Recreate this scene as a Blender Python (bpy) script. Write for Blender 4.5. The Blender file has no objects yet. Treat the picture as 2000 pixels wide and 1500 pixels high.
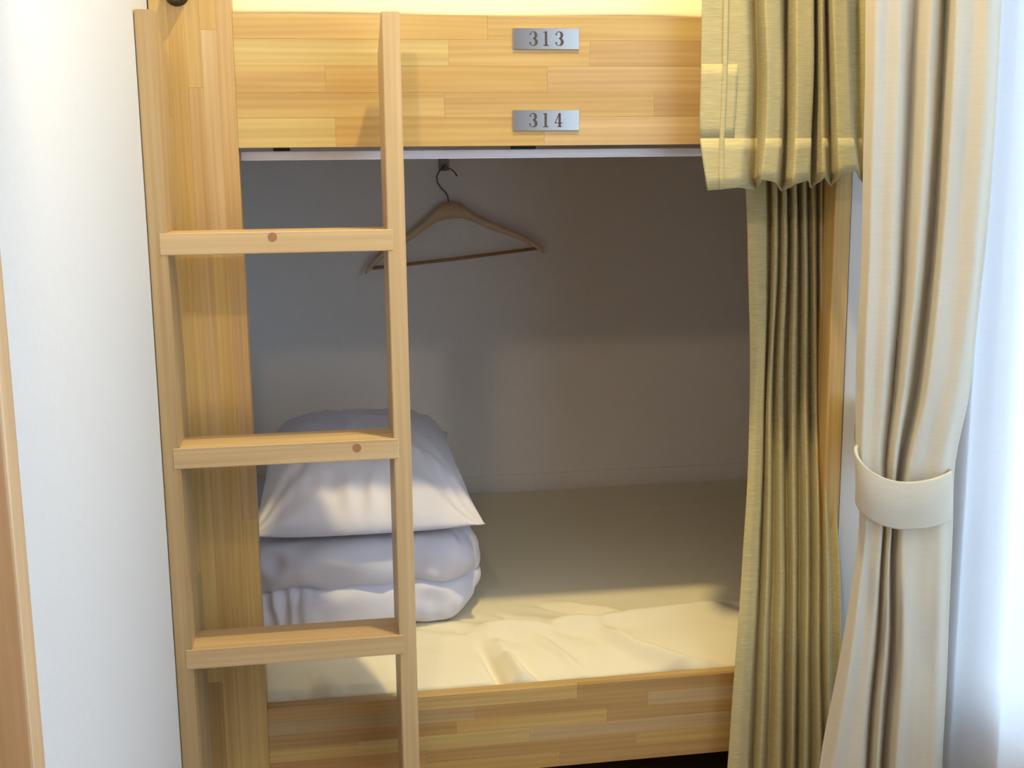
import bpy, bmesh, math, random
from mathutils import Vector, Matrix, noise
random.seed(7)
C = bpy.context.scene.collection

# ---------------------------------------------------------------- camera
F_PX = 2330.7
PITCH, YAW, ROLL = 0.1809, 0.1568, -0.0107
CAM = Vector((0.1123, -1.8, 1.2263))
FWD = Vector((math.sin(YAW)*math.cos(PITCH), math.cos(YAW)*math.cos(PITCH), -math.sin(PITCH)))
R0 = Vector((math.cos(YAW), -math.sin(YAW), 0)); U0 = R0.cross(FWD)
RGT = R0*math.cos(ROLL)+U0*math.sin(ROLL); UP = RGT.cross(FWD)
cd = bpy.data.cameras.new('camera'); cam = bpy.data.objects.new('camera', cd); C.objects.link(cam)
cd.sensor_width = 36; cd.lens = F_PX/2000*36; cd.clip_start = .02
M = Matrix((RGT, UP, -FWD)).transposed().to_4x4(); M.translation = CAM
cam.matrix_world = M
bpy.context.scene.camera = cam

# ---------------------------------------------------------------- light
sc = bpy.context.scene
sc.view_settings.view_transform = 'Standard'; sc.view_settings.look = 'None'
sc.view_settings.gamma = 1; sc.view_settings.use_curve_mapping = False
sc.view_settings.exposure = -0.15
w = bpy.data.worlds.new('daylight'); sc.world = w; w.use_nodes = True
bg = w.node_tree.nodes['Background']; bg.inputs[0].default_value = (.60, .79, 1, 1); bg.inputs[1].default_value = 5.0

def lamp(name, kind, loc, power, color, size, target=None):
    l = bpy.data.lights.new(name, kind); l.energy = power; l.color = color
    if kind == 'AREA':
        l.shape = 'DISK'; l.size = size
    else: l.shadow_soft_size = size
    o = bpy.data.objects.new(name, l); C.objects.link(o); o.location = loc
    if target is not None:
        o.rotation_euler = (Vector(target)-Vector(loc)).to_track_quat('-Z', 'Y').to_euler()
    return o
lamp('ceiling_downlight', 'AREA', (.50, -.44, 2.56), 27.0, (1, .80, .38), .07, (.42, -.22, 0))
lamp('berth_fill_light', 'AREA', (.50, -2.35, 2.58), 9.0, (1, .86, .68), 1.1, (.5, -2.4, 0))  # added fill to lift the berth interior, no known fixture
rl = lamp('reading_lamp', 'SPOT', (.04, -.92, 1.66), 9.5, (1, .80, .56), .022, (.42, 0, .80))
rl.data.spot_size = math.radians(112); rl.data.spot_blend = .5

# ---------------------------------------------------------------- helpers
def at(px, py, Y):
    d = FWD*F_PX + RGT*(px-1000) - UP*(py-750)
    t = (Y-CAM.y)/d.y
    return CAM + d*t
def atz(px, py, Z):
    d = FWD*F_PX + RGT*(px-1000) - UP*(py-750)
    return CAM + d*((Z-CAM.z)/d.z)
def lin(c):
    return tuple(((v/255)/12.92 if v/255 <= .04045 else ((v/255+.055)/1.055)**2.4) for v in c)+(1,)
def wpos(o):
    p = Vector((0, 0, 0))
    while o: p += o.location; o = o.parent
    return p
def thing(name, label, cat, loc, group=None):
    o = bpy.data.objects.new(name, None); C.objects.link(o); o.location = loc
    o.empty_display_size = .05
    o['label'] = label; o['category'] = cat
    if group: o['group'] = group
    return o
def tag(o, label, cat, group=None):
    o['label'] = label; o['category'] = cat
    if group: o['group'] = group
    return o
def obj(name, bm, mat, parent=None, loc=None, smooth=False, color=None, label=None):
    """bm holds world coordinates; the object's origin goes to loc (or to the parent's origin)"""
    base = wpos(parent) if parent else Vector(loc if loc is not None else (0, 0, 0))
    bmesh.ops.translate(bm, verts=bm.verts, vec=-base)
    bmesh.ops.recalc_face_normals(bm, faces=bm.faces)
    me = bpy.data.meshes.new(name); bm.to_mesh(me); bm.free()
    if smooth:
        for p in me.polygons: p.use_smooth = True
    me.materials.append(mat)
    o = bpy.data.objects.new(name, me); C.objects.link(o)
    if parent: o.parent = parent
    else: o.location = base
    if color: o.color = color
    if label: o['label'] = label
    return o
def struct(name, bm, mat, loc=(0, 0, 0), color=None, parent=None):
    o = obj(name, bm, mat, parent, loc, color=color)
    if not parent: o['kind'] = 'structure'
    return o
def box(a, b, bev=0, bm=None, seg=2):
    own = bm is None
    if own: bm = bmesh.new()
    t = bmesh.new()
    bmesh.ops.create_cube(t, size=1)
    for v in t.verts:
        v.co = Vector([a[i]+(v.co[i]+.5)*(b[i]-a[i]) for i in range(3)])
    if bev: bmesh.ops.bevel(t, geom=list(t.edges), offset=bev, segments=seg, affect='EDGES', profile=.5)
    merge(bm, t)
    return bm
def merge(bm, t):
    me = bpy.data.meshes.new('tmp'); t.to_mesh(me); t.free(); bm.from_mesh(me); bpy.data.meshes.remove(me)
def tube(bm, pts, r, n=10):
    rings = []
    for i, p in enumerate(pts):
        a = Vector(pts[max(i-1, 0)]); b = Vector(pts[min(i+1, len(pts)-1)])
        d = (b-a).normalized()
        s = d.cross(Vector((0, 1, 0)));
        if s.length < .1: s = d.cross(Vector((1, 0, 0)))
        s.normalize(); t = d.cross(s)
        rr = r[i] if isinstance(r, (list, tuple)) else r
        rings.append([bm.verts.new(Vector(p)+s*rr*math.cos(k*2*math.pi/n)+t*rr*math.sin(k*2*math.pi/n)) for k in range(n)])
    for a, b in zip(rings, rings[1:]):
        for k in range(n): bm.faces.new((a[k], a[(k+1) % n], b[(k+1) % n], b[k]))
    bm.faces.new(rings[0]); bm.faces.new(rings[-1])
    return bm
def grid(rows, bm=None, close=False):
    bm = bm or bmesh.new()
    V = [[bm.verts.new(p) for p in r] for r in rows]
    for a, b in zip(V, V[1:]):
        n = len(a)
        for i in range(n if close else n-1):
            bm.faces.new((a[i], a[(i+1) % n], b[(i+1) % n], b[i]))
    return bm
def solidify(o, t):
    m = o.modifiers.new('thickness', 'SOLIDIFY'); m.thickness = t; m.offset = 0

# ---------------------------------------------------------------- materials
def newmat(name):
    m = bpy.data.materials.new(name); m.use_nodes = True
    return m, m.node_tree.nodes, m.node_tree.links, m.node_tree.nodes['Principled BSDF']
def plain(name, col, rough=.6, metal=0, bump=None):
    m, N, L, b = newmat(name)
    b.inputs['Base Color'].default_value = lin(col); b.inputs['Roughness'].default_value = rough
    b.inputs['Metallic'].default_value = metal
    if bump:
        tc = N.new('ShaderNodeTexCoord'); mp = N.new('ShaderNodeMapping'); mp.inputs['Scale'].default_value = bump[0]
        nz = N.new('ShaderNodeTexNoise'); nz.inputs['Scale'].default_value = 1; nz.inputs['Detail'].default_value = 4
        bp = N.new('ShaderNodeBump'); bp.inputs['Strength'].default_value = bump[1]; bp.inputs['Distance'].default_value = bump[2]
        L.new(tc.outputs['Object'], mp.inputs[0]); L.new(mp.outputs[0], nz.inputs['Vector'])
        L.new(nz.outputs[0], bp.inputs['Height']); L.new(bp.outputs[0], b.inputs['Normal'])
        rp = N.new('ShaderNodeMapRange'); rp.inputs['To Min'].default_value = .93; rp.inputs['To Max'].default_value = 1.05
        L.new(nz.outputs[0], rp.inputs['Value'])
        mx = N.new('ShaderNodeMix'); mx.data_type = 'RGBA'; mx.blend_type = 'MULTIPLY'; mx.inputs[0].default_value = 1
        mx.inputs[6].default_value = lin(col); L.new(rp.outputs[0], mx.inputs[7]); L.new(mx.outputs[2], b.inputs['Base Color'])
    return m
def wood(name, axis, rough=.42, contrast=1.0):
    """clear-lacquered pine; the object colour gives the tone of each stave"""
    m, N, L, b = newmat(name)
    oi = N.new('ShaderNodeObjectInfo'); tc = N.new('ShaderNodeTexCoord')
    off = N.new('ShaderNodeVectorMath'); off.operation = 'SCALE'; off.inputs[0].default_value = (7, 3, 5)
    L.new(oi.outputs['Random'], off.inputs['Scale'])
    add = N.new('ShaderNodeVectorMath'); add.operation = 'ADD'
    L.new(tc.outputs['Object'], add.inputs[0]); L.new(off.outputs[0], add.inputs[1])
    def noise_(scale, detail, dist=0):
        mp = N.new('ShaderNodeMapping'); mp.inputs['Scale'].default_value = scale
        nz = N.new('ShaderNodeTexNoise'); nz.inputs['Scale'].default_value = 1
        nz.inputs['Detail'].default_value = detail; nz.inputs['Distortion'].default_value = dist
        L.new(add.outputs[0], mp.inputs[0]); L.new(mp.outputs[0], nz.inputs['Vector'])
        return nz.outputs[0]
    lo, hi = 2.2, 260
    s1 = [hi*.5]*3; s1['xyz'.index(axis)] = lo
    s2 = [28]*3; s2['xyz'.index(axis)] = 1.6
    s3 = [10]*3; s3['xyz'.index(axis)] = 1.2
    fine = noise_(s1, 3); broad = noise_(s2, 2, .6); tone = noise_(s3, 1)
    wv = N.new('ShaderNodeTexWave'); wv.wave_type = 'RINGS'; wv.rings_direction = axis.upper(); wv.inputs['Scale'].default_value = 38
    wv.inputs['Distortion'].default_value = 9; wv.inputs['Detail'].default_value = 1.5; wv.inputs['Detail Scale'].default_value = .6
    mpw = N.new('ShaderNodeMapping'); sw = [1, 1, 1]; sw['xyz'.index(axis)] = .07; mpw.inputs['Scale'].default_value = sw
    L.new(add.outputs[0], mpw.inputs[0]); L.new(mpw.outputs[0], wv.inputs['Vector'])
    def mr(v, a, bb):
        r = N.new('ShaderNodeMapRange'); r.inputs['From Min'].default_value = .3; r.inputs['From Max'].default_value = .7
        r.inputs['To Min'].default_value = a; r.inputs['To Max'].default_value = bb; L.new(v, r.inputs['Value']); return r.outputs[0]
    k = contrast
    a1 = mr(fine, 1-.07*k, 1+.05*k); a2 = mr(broad, 1-.13*k, 1+.08*k); a3 = mr(tone, 1-.06*k, 1+.05*k); a4 = mr(wv.outputs['Fac'], 1-.035*k, 1+.015*k)
    def mul(a, bb):
        n = N.new('ShaderNodeMath'); n.operation = 'MULTIPLY'; L.new(a, n.inputs[0]); L.new(bb, n.inputs[1]); return n.outputs[0]
    f = mul(mul(a1, a2), mul(a3, a4))
    # darker grain is also redder
    pw = N.new('ShaderNodeMath'); pw.operation = 'POWER'; L.new(f, pw.inputs[0]); pw.inputs[1].default_value = 1.9
    cb = N.new('ShaderNodeCombineColor'); L.new(f, cb.inputs[0])
    pg = N.new('ShaderNodeMath'); pg.operation = 'POWER'; L.new(f, pg.inputs[0]); pg.inputs[1].default_value = 1.4
    L.new(pg.outputs[0], cb.inputs[1]); L.new(pw.outputs[0], cb.inputs[2])
    mx = N.new('ShaderNodeMix'); mx.data_type = 'RGBA'; mx.blend_type = 'MULTIPLY'; mx.inputs[0].default_value = 1
    L.new(oi.outputs['Color'], mx.inputs[6]); L.new(cb.outputs[0], mx.inputs[7]); L.new(mx.outputs[2], b.inputs['Base Color'])
    b.inputs['Roughness'].default_value = rough
    bp = N.new('ShaderNodeBump'); bp.inputs['Strength'].default_value = .08; bp.inputs['Distance'].default_value = .001
    L.new(fine, bp.inputs['Height']); L.new(bp.outputs[0], b.inputs['Normal'])
    return m
def cloth(name, col, weave=900, strength=.25, slub=0, translucent=0, rough=.9, transparent=0, streak=(60, 60, 900)):
    m, N, L, b = newmat(name)
    tc = N.new('ShaderNodeTexCoord')
    mp = N.new('ShaderNodeMapping'); mp.inputs['Scale'].default_value = streak
    nz = N.new('ShaderNodeTexNoise'); nz.inputs['Scale'].default_value = 1; nz.inputs['Detail'].default_value = 3
    L.new(tc.outputs['Object'], mp.inputs[0]); L.new(mp.outputs[0], nz.inputs['Vector'])
    rp = N.new('ShaderNodeMapRange'); rp.inputs['From Min'].default_value = .3; rp.inputs['From Max'].default_value = .7
    rp.inputs['To Min'].default_value = 1-slub; rp.inputs['To Max'].default_value = 1+slub*.6
    L.new(nz.outputs[0], rp.inputs['Value'])
    mx = N.new('ShaderNodeMix'); mx.data_type = 'RGBA'; mx.blend_type = 'MULTIPLY'; mx.inputs[0].default_value = 1
    mx.inputs[6].default_value = lin(col); L.new(rp.outputs[0], mx.inputs[7]); L.new(mx.outputs[2], b.inputs['Base Color'])
    b.inputs['Roughness'].default_value = rough; b.inputs['Sheen Weight'].default_value = .15
    bp = N.new('ShaderNodeBump'); bp.inputs['Strength'].default_value = strength; bp.inputs['Distance'].default_value = .0006
    L.new(nz.outputs[0], bp.inputs['Height']); L.new(bp.outputs[0], b.inputs['Normal'])
    out = N['Material Output']; last = b.outputs[0]
    if translucent:
        t = N.new('ShaderNodeBsdfTranslucent'); L.new(mx.outputs[2], t.inputs[0])
        s = N.new('ShaderNodeMixShader'); s.inputs[0].default_value = translucent
        L.new(last, s.inputs[1]); L.new(t.outputs[0], s.inputs[2]); last = s.outputs[0]
    if transparent:
        t = N.new('ShaderNodeBsdfTransparent')
        s = N.new('ShaderNodeMixShader'); s.inputs[0].default_value = transparent
        L.new(last, s.inputs[1]); L.new(t.outputs[0], s.inputs[2]); last = s.outputs[0]
    L.new(last, out.inputs['Surface'])
    return m
WX = wood('pine_grain_along_x', 'x'); WZ = wood('pine_grain_along_z', 'z'); WY = wood('pine_grain_along_y', 'y')
WALL = plain('white_wallpaper', (208, 209, 212), .9, bump=((500, 500, 160), .25, .001))
CEIL = plain('ceiling_paint', (235, 232, 225), .9)
FLOORM = plain('wood_floor', (128, 104, 80), .6, bump=((8, 60, 8), .1, .001))
SHEET = cloth('cream_sheet', (232, 222, 190), slub=.02, strength=.12, streak=(700, 900, 700))
LINEN = cloth('white_bedding', (214, 212, 222), slub=.02, strength=.12, streak=(900, 900, 900))
OLIVE = cloth('olive_linen', (194, 181, 133), slub=.16, strength=.5, streak=(45, 45, 620), translucent=.06)
OLIVE2 = cloth('olive_linen_hem', (195, 182, 134), slub=.16, strength=.5, streak=(45, 45, 620), translucent=.04)
CREAM = cloth('cream_drape', (222, 214, 195), slub=.03, strength=.3, streak=(40, 40, 520), translucent=.30)
SHEER = cloth('sheer_voile', (238, 242, 248), slub=.02, strength=.1, streak=(30, 30, 600), translucent=.62, transparent=.12)
STEEL = plain('brushed_steel', (200, 196, 190), .17, 1)
HOOKM = plain('hook_metal', (120, 112, 105), .35, 1)
BLACK = plain('black_plastic', (18, 17, 16), .5)
RAILM = plain('white_aluminium', (242, 240, 246), .35)
INK = plain('engraved_dark_paint', (74, 62, 58), .7)
KNOT = plain('wood_knot', (158, 112, 80), .5)
HANG = wood('hanger_wood', 'x', contrast=.3)
tones = dict(orange=lin((222, 180, 108)), light=lin((230, 200, 130)), mid=lin((226, 187, 118)), pink=lin((224, 184, 126)),
             pale=lin((230, 194, 142)), brown=lin((208, 165, 104)), red=lin((208, 158, 96)), grey=lin((212, 178, 128)))

for k_, v_ in tones.items(): tones[k_] = (v_[0]*.73, v_[1]*.76, v_[2]*.78, 1)
WALL_BRIGHTENED = plain('wallpaper_brightened', (246, 241, 237), .9, bump=((500, 500, 160), .25, .001))  # same wallpaper with a lighter colour, making up for dim light in the alcove
# ---------------------------------------------------------------- the room
XW = -.1155          # left wall face
XR = 1.13            # window wall face
YB = 1.035           # wall behind the bunk
struct('floor', box((-.4, -3.5, -.06), (2.1, 1.2, 0)), FLOORM)
struct('ceiling', box((-.4, -3.5, 2.62), (2.1, 1.2, 2.70)), CEIL)
DY0, DY1 = -1.78, -.905
b = box((XW-.1, DY1, 0), (XW, -.002, 2.62)); box((XW-.1, -3.3, 0), (XW, DY0, 2.62), bm=b); box((XW-.1, DY0, 2.02), (XW, DY1, 2.62), bm=b)
struct('wall_left', b, WALL)
WY0, WY1, WZ0, WZ1 = -3.15, -.13, .35, 2.20
b = box((XR, WY1, 0), (XR+.12, 0, 2.62)); box((XR, -3.3, 0), (XR+.12, WY0, 2.62), bm=b)
box((XR, WY0, 0), (XR+.12, WY1, WZ0), bm=b); box((XR, WY0, WZ1), (XR+.12, WY1, 2.62), bm=b)
struct('wall_right', b, WALL)
dark_panel = struct('unseen_dark_panel', box((.05, -3.298, .005), (.98, -3.26, 2.0), .002), WZ, color=lin((120, 84, 50)))  # unseen dark panel, added to darken the reflection in the number plates
struct('wall_rear', box((-.3, -3.4, 0), (1.3, -3.3, 2.62)), WALL)
struct('wall_back', box((-.25, YB, 0), (2.05, YB+.1, 2.62)), WALL_BRIGHTENED)
struct('wall_alcove_left', box((XW-.1, -.002, 0), (XW, YB, 2.62)), WALL_BRIGHTENED)
struct('wall_alcove_right', box((1.92, .0, 0), (2.02, YB, 2.62)), WALL_BRIGHTENED)
struct('wall_front', box((.944, .0, 0), (1.92, .024, 2.62)), WALL)
struct('baseboard_back', box((XW+.002, YB-.008, .42), (1.915, YB, .474), .002), WALL_BRIGHTENED)
# window behind the sheer
wf = bmesh.new()
for a, c in (((XR+.03, WY0, WZ0), (XR+.08, WY0+.05, WZ1)), ((XR+.03, WY1-.05, WZ0), (XR+.08, WY1, WZ1)),
             ((XR+.03, WY0, WZ0), (XR+.08, WY1, WZ0+.05)), ((XR+.03, WY0, WZ1-.05), (XR+.08, WY1, WZ1)),
             ((XR+.035, (WY0+WY1)/2-.02, WZ0), (XR+.075, (WY0+WY1)/2+.02, WZ1))):
    box(a, c, .003, bm=wf)
win = struct('window_1', wf, plain('window_frame_paint', (205, 205, 205), .4))
gm, N, L, b_ = newmat('window_glass')
tr = N.new('ShaderNodeBsdfTransparent'); gl = N.new('ShaderNodeBsdfGlossy'); gl.inputs['Roughness'].default_value = .02
ms = N.new('ShaderNodeMixShader'); ms.inputs[0].default_value = .05
L.new(tr.outputs[0], ms.inputs[1]); L.new(gl.outputs[0], ms.inputs[2]); L.new(ms.outputs[0], N['Material Output'].inputs['Surface'])
obj('pane', box((XR+.053, WY0+.05, WZ0+.05), (XR+.057, (WY0+WY1)/2-.02, WZ1-.05)), gm, win)
obj('pane', box((XR+.053, (WY0+WY1)/2+.02, WZ0+.05), (XR+.057, WY1-.05, WZ1-.05)), gm, win)
# door at the left edge of the picture
fr = bmesh.new()
for a, c in (((XW-.09, DY1-.034, 0), (XW+.004, DY1, 2.02)), ((XW-.09, DY0, 0), (XW+.004, DY0+.034, 2.02)), ((XW-.09, DY0+.034, 1.986), (XW+.004, DY1-.034, 2.02))):
    box(a, c, .002, bm=fr)
dr = struct('door_1', box((XW-.07, DY0+.036, .006), (XW-.03, DY1-.036, 1.984), .002), WZ, color=lin((206, 148, 66)))
obj('door_frame', fr, WZ, dr, color=lin((212, 180, 140)))

# ---------------------------------------------------------------- bunk bed
bed = thing('bunk_bed', 'built-in pine bunk bed with laminated boards and two open berths', 'bunk bed', (0, 0, 0))
def staves(board, rows, y0, y1, mat, vertical=False, bev=.0004):
    for r in rows:
        a0, a1, segs = r
        for s0, s1, tone in segs:
            if vertical: bb = box((a0, y0, s0), (a1, y1, s1), bev, seg=1)
            else: bb = box((s0, y0, a0), (s1, y1, a1), bev, seg=1)
            obj('stave', bb, mat, board, color=tones[tone])
def pz(py): return at(700, py, 0).z
def pxx(px, py=150): return at(px, py, 0).x
XE = .915
# upper side board: a thin core with the glued staves on its face
up = obj('side_board', box((0, .008, 1.2560), (XE, .024, 1.4435), .001), WX, bed, color=tones['mid'])
zr = [1.4437, 1.4085, 1.3715, 1.3335, 1.2975, 1.2556]
staves(up, [
    (zr[1], zr[0], [(0, .366, 'orange'), (.366, .70, 'mid'), (.70, XE, 'pink')]),
    (zr[2], zr[1], [(0, .308, 'light'), (.308, .52, 'mid'), (.52, XE, 'pink')]),
    (zr[3], zr[2], [(0, .128, 'mid'), (.128, .455, 'orange'), (.455, XE, 'pink')]),
    (zr[4], zr[3], [(0, .30, 'mid'), (.30, .62, 'mid'), (.62, XE, 'pink')]),
    (zr[5], zr[4], [(0, .140, 'light'), (.140, .45, 'orange'), (.45, XE, 'pink')])], -.0005, .008, WX)
lo = obj('side_board', box((0, .008, .2458), (XE, .024, .3870), .001), WX, bed, color=tones['orange'])
zl = [.3872, .3640, .3410, .3180, .2950, .2710, .2456]
staves(lo, [
    (zl[1], zl[0], [(0, .21, 'brown'), (.21, .50, 'mid'), (.50, XE, 'brown')]),
    (zl[2], zl[1], [(0, .33, 'grey'), (.33, .62, 'brown'), (.62, XE, 'grey')]),
    (zl[3], zl[2], [(0, .30, 'brown'), (.30, .55, 'orange'), (.55, .78, 'brown'), (.78, XE, 'red')]),
    (zl[4], zl[3], [(0, .14, 'orange'), (.14, .42, 'light'), (.42, XE, 'grey')]),
    (zl[5], zl[4], [(0, .25, 'red'), (.25, .60, 'brown'), (.60, XE, 'orange')]),
    (zl[6], zl[5], [(0, .18, 'mid'), (.18, .47, 'orange'), (.47, XE, 'brown')])], -.0005, .008, WX)
# broad post on the left, made of upright staves
lp = obj('post', box((XW+.002, .008, 0), (0, .034, 2.35), .001), WZ, bed, color=tones['mid'])
xs = [XW+.002, -.088, -.066, -.045, -.022, 0]
staves(lp, [
    (xs[0], xs[1], [(0, .62, 'grey'), (.62, 1.30, 'mid'), (1.30, 2.35, 'mid')]),
    (xs[1], xs[2], [(0, .44, 'brown'), (.44, 1.02, 'mid'), (1.02, 1.70, 'orange'), (1.70, 2.35, 'mid')]),
    (xs[2], xs[3], [(0, .80, 'mid'), (.80, 1.34, 'pink'), (1.34, 2.35, 'mid')]),
    (xs[3], xs[4], [(0, .56, 'mid'), (.56, 1.12, 'orange'), (1.12, 1.42, 'pale'), (1.42, 2.35, 'orange')]),
    (xs[4], xs[5], [(0, .70, 'orange'), (.70, 1.50, 'pink'), (1.50, 2.35, 'mid')])], -.004, .008, WZ, True)
obj('post', box((XE, -.004, 0), (.942, .05, 2.35), .002), WZ, bed, color=tones['orange'])
obj('bed_base', box((XW+.004, .026, 1.300), (1.91, YB-.01, 1.330)), WX, bed, color=tones['pale'])
obj('bed_base', box((XW+.004, .026, .260), (1.91, YB-.01, .290)), WX, bed, color=tones['pale'])
obj('canopy', box((XW+.004, .0, 2.35), (.943, YB-.001, 2.38)), WX, bed, color=tones['pale'])
# dark round fitting on the post at the top edge of the picture
bb = bmesh.new(); p = at(345, -12, -.004)
bmesh.ops.create_cone(bb, cap_ends=True, segments=32, radius1=.017, radius2=.013, depth=.02, matrix=Matrix.Translation((p.x, -.014, p.z)) @ Matrix.Rotation(math.pi/2, 4, 'X'))
obj('cable_grommet', bb, BLACK, bed, label='dark round fitting on the broad post')

# number plates with cut numerals
def stroke(bm, pts, ws, y, n=None):
    """flat ribbon along pts (x,z) with widths ws"""
    L_, R_ = [], []
    for i, (x, z) in enumerate(pts):
        a = pts[max(i-1, 0)]; c = pts[min(i+1, len(pts)-1)]
        d = Vector((c[0]-a[0], c[1]-a[1])); d.normalize(); nx, nz = -d.y, d.x
        L_.append(bm.verts.new((x+nx*ws[i]/2, y, z+nz*ws[i]/2))); R_.append(bm.verts.new((x-nx*ws[i]/2, y, z-nz*ws[i]/2)))
    for i in range(len(pts)-1): bm.faces.new((L_[i], L_[i+1], R_[i+1], R_[i]))
def arc(cx, cz, rx, rz, a0, a1, w0, w1, n=16):
    P, W = [], []
    for i in range(n+1):
        a = math.radians(a0+(a1-a0)*i/n)
        P.append((cx+rx*math.cos(a), cz+rz*math.sin(a))); k = abs(math.cos(a))**1.3 if math.cos(a) > 0 else 0
        W.append(w0+(w1-w0)*k)
    return P, W
def digit(bm, ch, x, z, h, y):
    s = h
    if ch == '3':
        P, W = arc(x, z+.745*s, .21*s, .235*s, 150, -90, .05*s, .20*s); stroke(bm, P, W, y)
        P, W = arc(x, z+.265*s, .24*s, .245*s, 90, -150, .05*s, .22*s); stroke(bm, P, W, y)
        for cx, cz in ((-.19, .80), (-.21, .20)):
            P = [(x+cx*s+.065*s*math.cos(t*math.pi/6), z+cz*s+.065*s*math.sin(t*math.pi/6)) for t in range(12)]
            bm.faces.new([bm.verts.new((a, y, c)) for a, c in P])
    if ch == '1':
        stroke(bm, [(x, z), (x, z+s)], [.17*s]*2, y); stroke(bm, [(x-.2*s, z+.03*s), (x+.2*s, z+.03*s)], [.06*s]*2, y)
        stroke(bm, [(x-.2*s, z+.93*s), (x, z+.97*s)], [.05*s]*2, y)
    if ch == '4':
        stroke(bm, [(x+.09*s, z), (x+.09*s, z+s)], [.17*s]*2, y); stroke(bm, [(x-.28*s, z+.29*s), (x+.30*s, z+.29*s)], [.06*s]*2, y)
        stroke(bm, [(x-.25*s, z+.29*s), (x+.06*s, z+.97*s)], [.06*s]*2, y); stroke(bm, [(x-.08*s, z+.03*s), (x+.26*s, z+.03*s)], [.06*s]*2, y)
for num, py in (('313', 76), ('314', 235)):
    a = at(1002, py+20, -.002); c = at(1131, py-20, -.002)
    zc = (a.z+c.z)/2
    pl = obj('number_plate', box((a.x, -.0030, zc-.0152), (c.x, -.0007, zc+.0152), .0004), STEEL, bed, label='brushed steel number plate reading '+num)
    bm = bmesh.new()
    for i, ch in enumerate(num):
        digit(bm, ch, a.x+.0300+.0195*i, zc-.0100, .0205, -.0031)
    e = bmesh.ops.extrude_face_region(bm, geom=list(bm.faces))
    bmesh.ops.translate(bm, verts=[v for v in e['geom'] if isinstance(v, bmesh.types.BMVert)], vec=(0, -.0003, 0))
    obj('numerals', bm, INK, pl, label='engraved dark numerals '+num)
# curtain rail hung under the upper board
rb = box((0, .034, 1.2400), (.914, .050, 1.2512), .0015); box((0, .038, 1.2380), (.914, .046, 1.2405), bm=rb)
obj('curtain_rail', rb, RAILM, bed, label='white curtain track under the upper board')
p = at(1022, 284, .04)
obj('rail_bracket', box((p.x-.018, .030, 1.2508), (p.x+.018, .052, 1.3001), .001), BLACK, bed)
for x in (.06, .80): obj('rail_bracket', box((x-.012, .036, 1.2508), (x+.012, .048, 1.3001), .001), BLACK, bed)

# ---------------------------------------------------------------- ladder
YL = -.1456
lad = thing('ladder', 'pale pine ladder with three flat rungs fixed against the bunk', 'ladder', (.055, -.09, 0))
for x0, x1, tn in ((XW+.001, -.0905, 'grey'), (.2030, .2280, 'pale')):
    bm = bmesh.new()
    prof = [(YL, 0), (YL, 1.430), (YL+.012, 1.430), (-.025, 1.384), (-.025, 0)]
    A = [bm.verts.new((x0, y, z)) for y, z in prof]; B = [bm.verts.new((x1, y, z)) for y, z in prof]
    bm.faces.new(A); bm.faces.new(B[::-1])
    for i in range(5): bm.faces.new((A[i], B[i], B[(i+1) % 5], A[(i+1) % 5]))
    bmesh.ops.bevel(bm, geom=list(bm.edges), offset=.0012, segments=2, affect='EDGES')
    obj('side_rail', bm, WZ, lad, color=tones[tn])
for i in range(3):
    z = 1.1424-.2943*i
    rg = obj('rung', box((-.1005, YL-.0008, z-.0295), (.2102, YL+.0725, z), .0012), WX, lad, color=tones['pale'])
    if i < 2:
        k = at(*((532, 463), (697, 875))[i], YL-.0012)
        bm = bmesh.new(); bmesh.ops.create_cone(bm, cap_ends=True, segments=16, radius1=.0062, radius2=.0062, depth=.0006,
            matrix=Matrix.Translation((k.x, YL-.0009, k.z)) @ Matrix.Rotation(math.pi/2, 4, 'X'))
        obj('knot', bm, KNOT, rg)

# ---------------------------------------------------------------- mattresses
def seg_d(p, a, b):
    ab = b-a; t = max(0, min(1, (p-a).dot(ab)/ab.length_squared)); return (p-(a+ab*t)).length, t
creases = []   # (points in xy, height, width)
def cr(pts, h, wd): creases.append(([Vector(atz(x, y, .432)[:2]) for x, y in pts], h*4.6, wd*1.25))
cr([(1040, 1188), (1120, 1203), (1230, 1214)], -.0022, .006)
cr([(1060, 1182), (1140, 1195), (1240, 1206)], .0018, .008)
cr([(900, 1240), (1150, 1222), (1440, 1190)], .0035, .012)
cr([(1160, 1228), (1250, 1248), (1350, 1256), (1440, 1256)], .0050, .009)
cr([(1180, 1272), (1260, 1288), (1350, 1292), (1440, 1286)], -.0040, .009)
cr([(930, 1248), (990, 1290), (1060, 1312), (1140, 1326)], -.0045, .007)
cr([(960, 1245), (1020, 1278), (1100, 1302), (1200, 1316)], .0040, .009)
cr([(860, 1290), (950, 1314), (1040, 1322), (1110, 1327)], -.0040, .006)
cr([(1020, 1236), (1080, 1250), (1150, 1272)], .0022, .006)
cr([(590, 1298), (640, 1328), (700, 1352)], -.0050, .008)
cr([(620, 1292), (680, 1325), (740, 1340)], .0045, .010)
cr([(550, 1305), (590, 1325), (640, 1345)], -.0030, .006)
cr([(940, 1255), (1010, 1262), (1080, 1282)], -.0020, .006)
cr([(960, 1205), (1020, 1222), (1110, 1230)], -.0020, .006)
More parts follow.
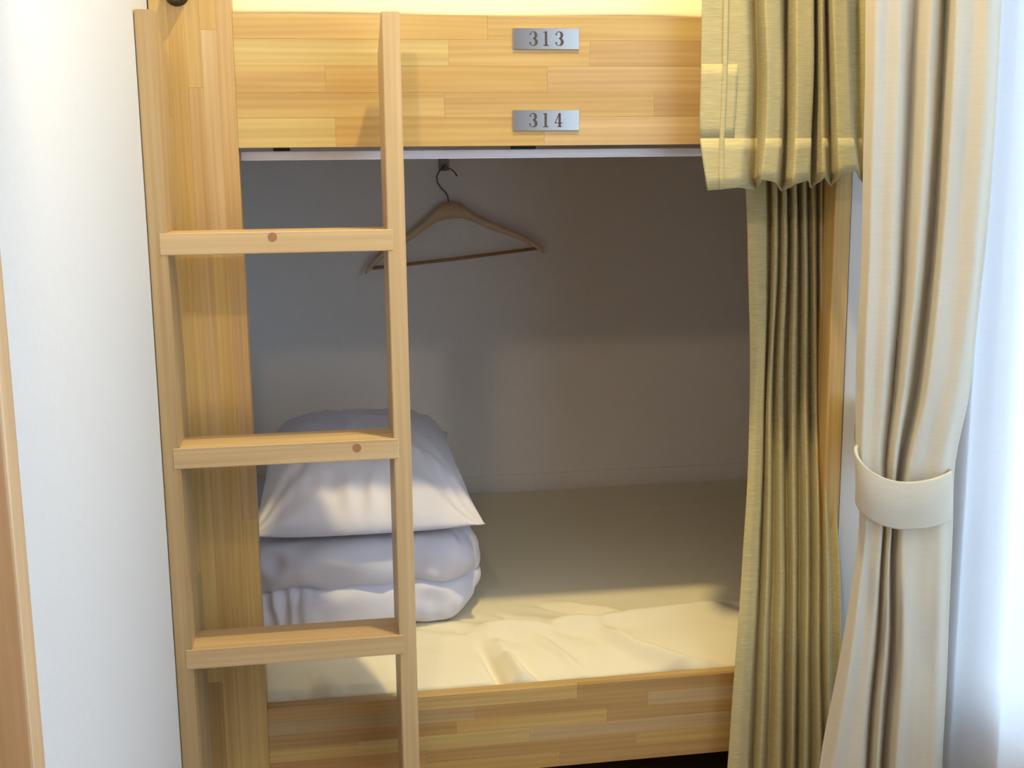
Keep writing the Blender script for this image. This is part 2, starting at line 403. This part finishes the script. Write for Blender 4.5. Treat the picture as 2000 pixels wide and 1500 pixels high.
def mattress(z_top, z_front, y_front, sh, name, label, rich=True):
    X0, X1 = -.105, 1.895
    xs_ = [X0+(.93-X0)*i/250 for i in range(250)]+[.93+(X1-.93)*i/40 for i in range(41)]
    ys_ = [y_front+(.30-y_front)*i/90 for i in range(90)]+[.30+(YB-.012-.30)*i/70 for i in range(71)]
    rows = []
    H = z_top-.05
    for x in xs_:
        r = [Vector((x, y_front+.004, H-.05)), Vector((x, y_front, z_front-.012))]
        for y in ys_:
            u = min(1, (y-y_front)/sh)
            z = z_front+(z_top-z_front)*math.sin(u*math.pi/2)**.85
            back = (YB-.012-y)
            if back < .03: z -= .022*(1-back/.03)**2
            if rich:
                z += .0022*math.exp(-((y-.80)/.008)**2)
                z += .0018*noise.noise(Vector((x*2.2+y*2, y*4, 1.3)))+.0010*noise.noise(Vector((x*3+y*6, y*16, 3)))*min(1, u)
                if y < .42 and x < .95:
                    p = Vector((x, y))
                    for pts, h, wd in creases:
                        best = min((seg_d(p, a, c)[0] for a, c in zip(pts, pts[1:])))
                        if best < wd*2.5:
                            e = min((p-pts[0]).length, (p-pts[-1]).length)
                            z += h*math.exp(-(best/wd)**2)*min(1, e/.05)
                z += (.005*noise.noise(Vector((x*5, 2.2, 0))))*(1-u)
                z += .0045*math.sin((x*1.0+y*2.6)*44+3*noise.noise(Vector((x*4, y*4, 8))))*math.exp(-((y-.13)/.06)**2)*max(0, noise.noise(Vector((x*5, 1, 2)))+.45)
            else:
                z += .012*noise.noise(Vector((x*3, y*6, 5)))
            r.append(Vector((x, y, z)))
        r.append(Vector((x, YB-.012, H-.05)))
        rows.append(r)
    bm = grid(rows)
    # flat underside and ends close the body
    edge = [e for e in bm.edges if e.is_boundary]
    bmesh.ops.holes_fill(bm, edges=edge, sides=0)
    o = obj(name, bm, SHEET, None, ((X0+X1)/2, .5, H-.05), smooth=True)
    tag(o, label, 'mattress')
    return o
lm = mattress(.440, .384, .031, .15, 'mattress', 'mattress in a creased cream sheet in the lower berth')
um = mattress(1.56, 1.452, .032, .10, 'mattress', 'mattress edge in cream sheet above the upper board', rich=False)

# lower bodies of the mattresses, so that they rest on the bed bases
obj('mattress_core', box((-.10, .096, .2905), (1.89, YB-.02, .338), .01), SHEET, lm)
obj('mattress_core', box((-.10, .096, 1.3305), (1.89, YB-.02, 1.458), .01), SHEET, um)

# ---------------------------------------------------------------- folded duvet
def duvet():
    cx, cy = .1460, .408; hx, hy = .238, .250; z0, z1 = .443, .603; zm = .518
    n, m = 300, 80
    w_x = lambda q: cx+q.x
    rows = []
    def plan(a, k):
        c, s = math.cos(a), math.sin(a); e = 2/5.0
        return Vector((math.copysign(abs(c)**e, c)*hx, math.copysign(abs(s)**e, s)*hy, 0))
    prof = []
    for j in range(m+1):
        t = j/m
        z = z0+(z1-z0)*t
        # two plump layers with a groove between them
        if z < zm: u = (z-z0)/(zm-z0)
        else: u = (z-zm)/(z1-zm)
        prof.append((z, u, z >= zm))
    prof = [(z0, None, False)]+prof+[(z1, None, True)]
    for j, (z, u, top) in enumerate(prof):
        row = []
        for i in range(n):
            a = 2*math.pi*i/n
            p = plan(a, 0)
            right = max(0, (p.x/hx-.75)/.25)
            if u is None: ins = .12
            else:
                bul = (max(0, 1-(2*u-1)**2))**.5
                depth = .026*(1-.45*right)
                ins = depth*(1-bul)
            q = p*(1-ins/max(hx, hy)*1.0)
            l = p.length
            q = p*(1-ins/l)
            zz = z
            # the fold line climbs at the right end
            amp = math.exp(-((z-zm)/.04)**2)
            zz += amp*(.0045*noise.noise(Vector((w_x(p)*14, 3, 1)))+.003*math.sin(w_x(p)*55))
            if right > 0: zz += -.010*right*amp
            w = Vector((cx+q.x, cy+q.y, zz))
            nn = noise.noise(Vector((w.x*16, w.y*14, w.z*22)))*.0085+noise.noise(Vector((w.x*38, w.y*30, w.z*30+4)))*.0055
            if not top and w.x < .12: nn += .0055*math.sin(w.x*260+8*w.z)*math.exp(-((w.x-.03)/.07)**2)*(1 if p.y < 0 else 0)
            # slanting drags running up to the right
            ph = (w.x*.85-(w.z)*1.0)*60+2*noise.noise(w*9)
            nn += .0045*math.sin(ph)*(1 if top else .6)
            d = Vector((p.x, p.y, 0)).normalized()
            w += d*nn
            k_ = (z-z0)/(z1-z0)
            w.x -= right*(.050*max(0, (.50-k_)/.50)**1.6+.040*max(0, (k_-.5)/.5)**1.6)
            row.append(w)
        rows.append(row)
    bm = bmesh.new()
    V = [[bm.verts.new(p) for p in r] for r in rows]
    for a, b in zip(V, V[1:]):
        for i in range(n): bm.faces.new((a[i], a[(i+1) % n], b[(i+1) % n], b[i]))
    # domed top and flat bottom as shrinking rings
    for ring, sgn in ((V[-1], 1), (V[0], 0)):
        prev = ring
        base = [v.co.copy() for v in ring]
        for k in range(1, 12):
            s = 1-k/12
            cur = []
            for i in range(n):
                c = base[i]; x = cx+(c.x-cx)*s; y = cy+(c.y-cy)*s
                z = c.z+sgn*(.004*(1-s**3)+.003*noise.noise(Vector((x*12, y*12, 2))))
                cur.append(bm.verts.new((x, y, z)))
            for i in range(n): bm.faces.new((prev[i], prev[(i+1) % n], cur[(i+1) % n], cur[i]))
            prev = cur
        bm.faces.new(prev)
    o = obj('duvet', bm, LINEN, None, (cx, cy, z0), smooth=True)
    tag(o, 'white duvet folded in two layers under the pillow', 'duvet')
duvet()

# ---------------------------------------------------------------- pillow
def pillow():
    cx, cy = .173, .432; hx, hy = .190, .300
    n, m = 120, 150
    def P(u, v, side):
        X = hx*u*(1-.05*(1-v*v))*(1+.035*abs(v)**6) ; Y = hy*v*(1-.03*(1-u*u))
        T = ((1-abs(u)**3.8)*(1-abs(v)**2.8))
        T = max(T, 0)**.56*(1-.45*math.exp(-(((abs(u)-1)/.28)**2+((abs(v)-1)/.28)**2)))
        front = (1-v)/2
        seam = .625+.026*(1-front)+.006*(abs(u)**4)-.004*(1-u*u)
        if side: z = seam+(.108+.008*(1-front))*T
        else: z = seam-(.014+.018*(1-front))*T
        # puckers running out of the corners and along the front seam
        r = Vector((abs(u)-1, abs(v)-1)); ang = math.atan2(abs(v)-1.05, abs(u)-1.05)
        cor = math.exp(-(r.length/.5)**2)
        if side:
            z += .0060*math.sin(ang*16+3*u)*cor*T*1.4
            z += .0040*noise.noise(Vector((u*4, v*4, 1)))*T+.0034*noise.noise(Vector((u*11, v*9+u*3, 7)))*T
            fs = math.exp(-((v+.86)/.10)**2)
            z += .0050*math.sin(u*17+3*math.sin(u*5))*fs*(1-u*u)
            # one long drag from the right front corner
            k = (v+1)-(1-u)*.75
            z += -.007*math.exp(-(k/.06)**2)*math.exp(-((u-.72)/.28)**2)
            z += .006*math.exp(-((k-.16)/.08)**2)*math.exp(-((u-.72)/.28)**2)
        return Vector((cx+X, cy+Y, z))
    bm = bmesh.new()
    def c(i, n): # crowd samples towards the edges
        t = -1+2*i/n; return math.sin(t*math.pi/2)*.6+t*.4
    top = [[bm.verts.new(P(c(i, n), c(j, m), True)) for j in range(m+1)] for i in range(n+1)]
    bot = [[(top[i][j] if i in (0, n) or j in (0, m) else bm.verts.new(P(c(i, n), c(j, m), False))) for j in range(m+1)] for i in range(n+1)]
    for G in (top, bot):
        for i in range(n):
            for j in range(m):
                bm.faces.new((G[i][j], G[i+1][j], G[i+1][j+1], G[i][j+1]))
    o = obj('pillow', bm, LINEN, None, (cx, cy, .61), smooth=True)
    tag(o, 'plump white pillow on top of the folded duvet', 'pillow')
pillow()

# ---------------------------------------------------------------- coat hanger on the back wall
HY = YB-.018
hc = Vector((.424, HY, 1.008)); rot = math.radians(5.3); S_ = 1.0
def hp(x, z, y=0):
    return Vector((hc.x+math.cos(rot)*x-math.sin(rot)*z, HY+y, hc.z+math.sin(rot)*x+math.cos(rot)*z))
hg = thing('coat_hanger', 'light wooden coat hanger hanging askew on the back wall', 'hanger', hp(0, 0))
bm = bmesh.new(); top_, bot_ = [], []
pr = [(0, .137, .098), (.012, .136, .0975), (.024, .132, .096), (.036, .123, .093), (.048, .112, .0875), (.062, .100, .080), (.085, .086, .066), (.115, .070, .052),
      (.145, .054, .038), (.170, .039, .024), (.190, .024, .010), (.203, .012, .000), (.211, .003, -.006), (.214, -.004, -.008)]
full = [(-x, a, c_) for x, a, c_ in pr[:0:-1]]+pr
F_ = []
for x, a, c_ in full:
    curve = -.012*(abs(x)/.21)**2   # arms sweep slightly forward
    F_.append([bm.verts.new(hp(x, a, curve-.006)), bm.verts.new(hp(x, c_, curve-.006)), bm.verts.new(hp(x, c_, curve+.006)), bm.verts.new(hp(x, a, curve+.006))])
for a, c_ in zip(F_, F_[1:]):
    for k in range(4): bm.faces.new((a[k], a[(k+1) % 4], c_[(k+1) % 4], c_[k]))
bm.faces.new(F_[0]); bm.faces.new(F_[-1])
bmesh.ops.bevel(bm, geom=[e for e in bm.edges if e.calc_face_angle(0) > .6], offset=.0025, segments=2, affect='EDGES')
obj('hanger_arms', bm, HANG, hg, smooth=True, color=lin((222, 196, 164)))
bm = bmesh.new(); tube(bm, [hp(-.196, .004, -.008), hp(0, .003, -.006), hp(.200, .006, -.008)], .0040, 10)
obj('trouser_bar', bm, HANG, hg, smooth=True, color=lin((176, 134, 96)))
bm = bmesh.new()
pts = [hp(0, .130), hp(0, .150), hp(-.004, .160), hp(-.014, .172), hp(-.021, .186), hp(-.0205, .199), hp(-.013, .210), hp(0, .2155), hp(.012, .213), hp(.022, .204), hp(.027, .194)]
tube(bm, pts, .0017, 8); obj('hook', bm, HOOKM, hg, smooth=True)
hk = hp(0, .2155)
wh = thing('wall_hook', 'small metal hook plate on the back wall above the wooden hanger', 'hook', (hk.x, YB, hk.z))
obj('hook_plate', box((hk.x-.012, YB-.003, hk.z-.006), (hk.x+.012, YB, hk.z+.034), .001), HOOKM, wh)
bm = bmesh.new(); tube(bm, [(hk.x, YB-.002, hk.z+.004), (hk.x, YB-.014, hk.z-.004), (hk.x, YB-.026, hk.z-.005), (hk.x, YB-.032, hk.z+.008)], .003, 8)
obj('peg', bm, HOOKM, wh, smooth=True)

# ---------------------------------------------------------------- curtains
def smooth_section(pts, n):
    """pts = [(x,y,z)..] ridge/valley features; cosine in depth, monotone in x"""
    out = []
    for a, b in zip(pts, pts[1:]):
        for i in range(n):
            t = i/n; s = (1-math.cos(t*math.pi))/2
            out.append(Vector((a.x+(b.x-a.x)*(t*.75+s*.25), a.y+(b.y-a.y)*s, a.z+(b.z-a.z)*t)))
    out.append(pts[-1].copy()); return out
def drape(rows, depths, nsec, nz, z_top=None, z_bot=None, wob=.0015, seed=0):
    """rows = [(py, [px...])], depths = [[Y...] per row] -> list of vertex rows from top to bottom"""
    K = []
    for (py, pxs), dp in zip(rows, depths):
        pys = py if isinstance(py, list) else [py]*len(pxs)
        K.append([at(x, y, d) for x, y, d in zip(pxs, pys, dp)])
    def extrap(a, b, z):
        o = []
        for p, q in zip(a, b):
            d = (p-q); t = (z-p.z)/d.z if abs(d.z) > 1e-6 else 0
            o.append(Vector((p.x+d.x*t*.6, p.y, z)))
        return o
    if z_top: K.insert(0, extrap(K[0], K[1], z_top))
    if z_bot: K.append(extrap(K[-1], K[-2], z_bot))
    # cubic resample down the height
    out = []
    for k in range(len(K)-1):
        P0 = K[max(k-1, 0)]; P1 = K[k]; P2 = K[k+1]; P3 = K[min(k+2, len(K)-1)]
        seg = max(3, int(nz*abs(P1[0].z-P2[0].z)))
        for i in range(seg+(1 if k == len(K)-2 else 0)):
            t = i/seg; row = []
            for a, b, c_, d in zip(P0, P1, P2, P3):
                dz = (c_.z-b.z) or 1e-6
                m1 = (c_-a)*(dz/((c_.z-a.z) or 1e-6)) if a is not b else (c_-b)
                m2 = (d-b)*(dz/((d.z-b.z) or 1e-6)) if d is not c_ else (c_-b)
                h = b*(2*t**3-3*t**2+1)+m1*(t**3-2*t**2+t)+c_*(-2*t**3+3*t**2)+m2*(t**3-t**2)
                row.append(h)
            out.append(smooth_section(row, nsec))
    for r in out:
        for p in r:
            p.y += wob*noise.noise(Vector((p.x*40, seed, p.z*5)))*2
            p.x += wob*noise.noise(Vector((p.x*20, seed+5, p.z*6)))
    return out

# upper olive curtain
dU = [-.066, -.068, -.072, -.030, -.078, -.076, -.028, -.080, -.076, -.034, -.076, -.036, -.080, -.078, -.040, -.036, -.050]
rU = [(0,   [1371, 1418, 1456, 1478, 1494, 1522, 1536, 1556, 1584, 1591, 1603, 1614, 1626, 1652, 1662, 1676, 1694]),
      (150, [1369, 1414, 1458, 1482, 1500, 1524, 1536, 1556, 1585, 1592, 1605, 1618, 1632, 1656, 1666, 1680, 1692]),
      (270, [1367, 1408, 1450, 1480, 1496, 1520, 1532, 1552, 1580, 1588, 1607, 1622, 1636, 1662, 1672, 1682, 1690]),
      ([372, 370, 366, 372, 350, 356, 374, 362, 352, 368, 346, 364, 342, 334, 350, 358, 362], [1382, 1406, 1442, 1478, 1486, 1514, 1526, 1546, 1576, 1586, 1610, 1624, 1640, 1672, 1680, 1686, 1692])]
g = drape(rU, [dU]*4, 7, 60, z_top=2.28, seed=1)
cu = obj('curtain', grid(g), OLIVE, None, (.80, -.055, 2.28), smooth=True); solidify(cu, .0016)
tag(cu, 'short olive linen curtain hanging from above beside the number plates', 'curtain')
# hem band and side fold of the upper curtain: second layer of cloth just proud of the first
hem = [r for r in g if sum(p.z for p in r)/len(r) < 1.268]
def shifted(rows, d): return [[p+Vector((0, -d, 0)) for p in r] for r in rows]
h1 = obj('hem', grid(shifted(hem, .0016)), OLIVE2, cu, smooth=True); solidify(h1, .0012)
pk = [r[:12] for r in g if 1.262 < r[4].z < 1.386]
h2 = obj('hem_panel', grid(shifted(pk, .0016)), OLIVE2, cu, smooth=True); solidify(h2, .0012)
sf = [[p+Vector((0, -.0032, 0)) for p in r[5:9]] for r in g]
for r in sf:
    c0 = r[0].x*.3+r[-1].x*.7
    for i, p in enumerate(r): p.x = c0-.0035+.007*i/3
h3 = obj('side_seam', grid(sf), OLIVE2, cu, smooth=True); solidify(h3, .001)

# lower olive curtain
NL = 17
pL = [
 (300,  [1452, 1470, 1488, 1502, 1512, 1521, 1530, 1540, 1550, 1560, 1570, 1579, 1588, 1596, 1604, 1612, 1620]),
 (480,  [1461, 1476, 1494, 1504, 1514, 1522, 1532, 1541, 1552, 1562, 1572, 1580, 1590, 1598, 1604, 1612, 1621]),
 (800,  [1464, 1476, 1488, 1494, 1502, 1510, 1524, 1536, 1548, 1560, 1572, 1583, 1594, 1602, 1609, 1616, 1624]),
 (1100, [1450, 1464, 1479, 1488, 1500, 1512, 1526, 1539, 1550, 1562, 1576, 1588, 1598, 1608, 1616, 1625, 1640]),
 (1260, [1438, 1454, 1470, 1480, 1493, 1507, 1523, 1537, 1548, 1560, 1575, 1588, 1598, 1608, 1617, 1627, 1644]),
 (1500, [1420, 1440, 1458, 1470, 1484, 1500, 1520, 1534, 1546, 1556, 1572, 1586, 1598, 1608, 1618, 1630, 1650])]
yb, yf = .076, .016
base = [.030, .022, .026, .070, .018, .062, .018, .074, .020, .076, .020, .066, .024, .066, .028, .060, .040]
dL = []
for r, (py, pxs) in enumerate(pL):
    k = [.45, .6, .62, .62, .60, .70][r]; sh = [0, 0, 0, -.040, -.070, -.082][r]
    dL.append([.044+(v-.044)*k+sh-([0, 0, .01, .030, .02, .01][r] if i > 10 else 0)*min(1, (i-10)/4) for i, v in enumerate(base)])
g2 = drape(pL, dL, 6, 45, z_top=1.2400, z_bot=.06, seed=9)
cl = obj('curtain', grid(g2), OLIVE, None, (.86, .04, 1.24), smooth=True); solidify(cl, .0016)
tag(cl, 'long olive linen curtain gathered at the lower berth opening', 'curtain')

# cream drape tied back at the window
pC = [
 (0,    [1692, 1712, 1735, 1760, 1786, 1820, 1848, 1868, 1905, 1930, 1957]),
 (400,  [1684, 1700, 1722, 1745, 1769, 1799, 1827, 1846, 1880, 1908, 1932]),
 (750,  [1674, 1690, 1708, 1728, 1746, 1766, 1793, 1813, 1845, 1872, 1893]),
 (900,  [1672, 1684, 1698, 1715, 1729, 1743, 1762, 1779, 1808, 1840, 1864]),
 (1030, [1676, 1690, 1703, 1718, 1727, 1738, 1747, 1764, 1797, 1834, 1861]),
 (1250, [1645, 1665, 1683, 1702, 1714, 1728, 1740, 1760, 1795, 1830, 1852]),
 (1500, [1602, 1628, 1652, 1680, 1695, 1712, 1724, 1748, 1785, 1820, 1840])]
bC = [-.215, -.233, -.229, -.235, -.207, -.241, -.204, -.252, -.247, -.254, -.228]
dC = []
for r in range(7):
    k = [1, 1, 1, .75, .7, .9, 1][r]
    dC.append([-.23+(v+.23)*k-(0, 0, 0, 0, 0, .0, .0)[r] for v in bC])
g3 = drape(pC, dC, 8, 45, z_top=2.446, z_bot=.03, seed=21, wob=.0025)
cc = obj('curtain', grid(g3), CREAM, None, (.93, -.22, 2.45), smooth=True); solidify(cc, .002)
tag(cc, 'full-length cream drape gathered by a tieback beside the window', 'curtain')
# tieback: a band that dips at the front and rises to the wall behind
top = [(1684, 868), (1672, 868), (1669, 878), (1676, 896), (1694, 915), (1720, 931), (1750, 941), (1785, 942), (1820, 936), (1850, 925), (1864, 916)]
bot = [(1690, 962), (1674, 966), (1671, 980), (1680, 998), (1698, 1014), (1722, 1026), (1748, 1033), (1785, 1034), (1820, 1029), (1848, 1021), (1864, 1010)]
dep = [-.205, -.225, -.240, -.252, -.260, -.265, -.268, -.270, -.269, -.258, -.236]
rows = []
for (a, b2, d) in zip(top, bot, dep):
    A = at(*a, d); B = at(b2[0], b2[1], d+.004)
    rows.append([A.lerp(B, t/8)+Vector((0, -.0035*math.sin(t/8*math.pi), 0)) for t in range(9)])
last = rows[-1]; e = [Vector((.985, -.004, p.z+.03)) for p in last]
for t in (.2, .6, 1): rows.append([p.lerp(q, t)+Vector((-.012*math.sin(t*math.pi), .0, .0)) for p, q in zip(last, e)])
first = rows[0]; f0 = [Vector((p.x+.03, -.14, p.z+.012)) for p in first]
f1 = [Vector((.965, -.004, p.z+.03)) for p in first]
rows = [f1, f0]+rows
tb = obj('curtain_tieback', grid(rows), CREAM, None, (.93, -.25, .78), smooth=True)
sm = tb.modifiers.new('smooth', 'SUBSURF'); sm.levels = 2; sm.render_levels = 2
solidify(tb, .004)
tag(tb, 'cream fabric tieback band around the cream drape', 'tieback')

# sheer in front of the window
rows = []
for j in range(60):
    z = .04+2.43*j/59; r = []
    for i in range(640):
        y = -.06-3.16*i/639
        x = 1.088+.012*math.sin(y*52+.9+.5*math.sin(z*1.3))+.005*math.sin(y*21+z*1.5)
        r.append(Vector((x, y, z)))
    rows.append(r)
sh = obj('curtain', grid(rows), SHEER, None, (1.088, -1, .04), smooth=True)
tag(sh, 'sheer white voile curtain glowing with daylight at the right edge', 'curtain')
# track that carries both window curtains
tr_ = box((1.060, -3.25, 2.475), (1.115, -.04, 2.500), .002); box((.80, -.25, 2.448), (1.115, -.18, 2.500), .002, bm=tr_)
obj_t = obj('curtain_track', tr_, RAILM, None, (1.09, -1, 2.475)); tag(obj_t, 'white curtain track above the window', 'curtain track')
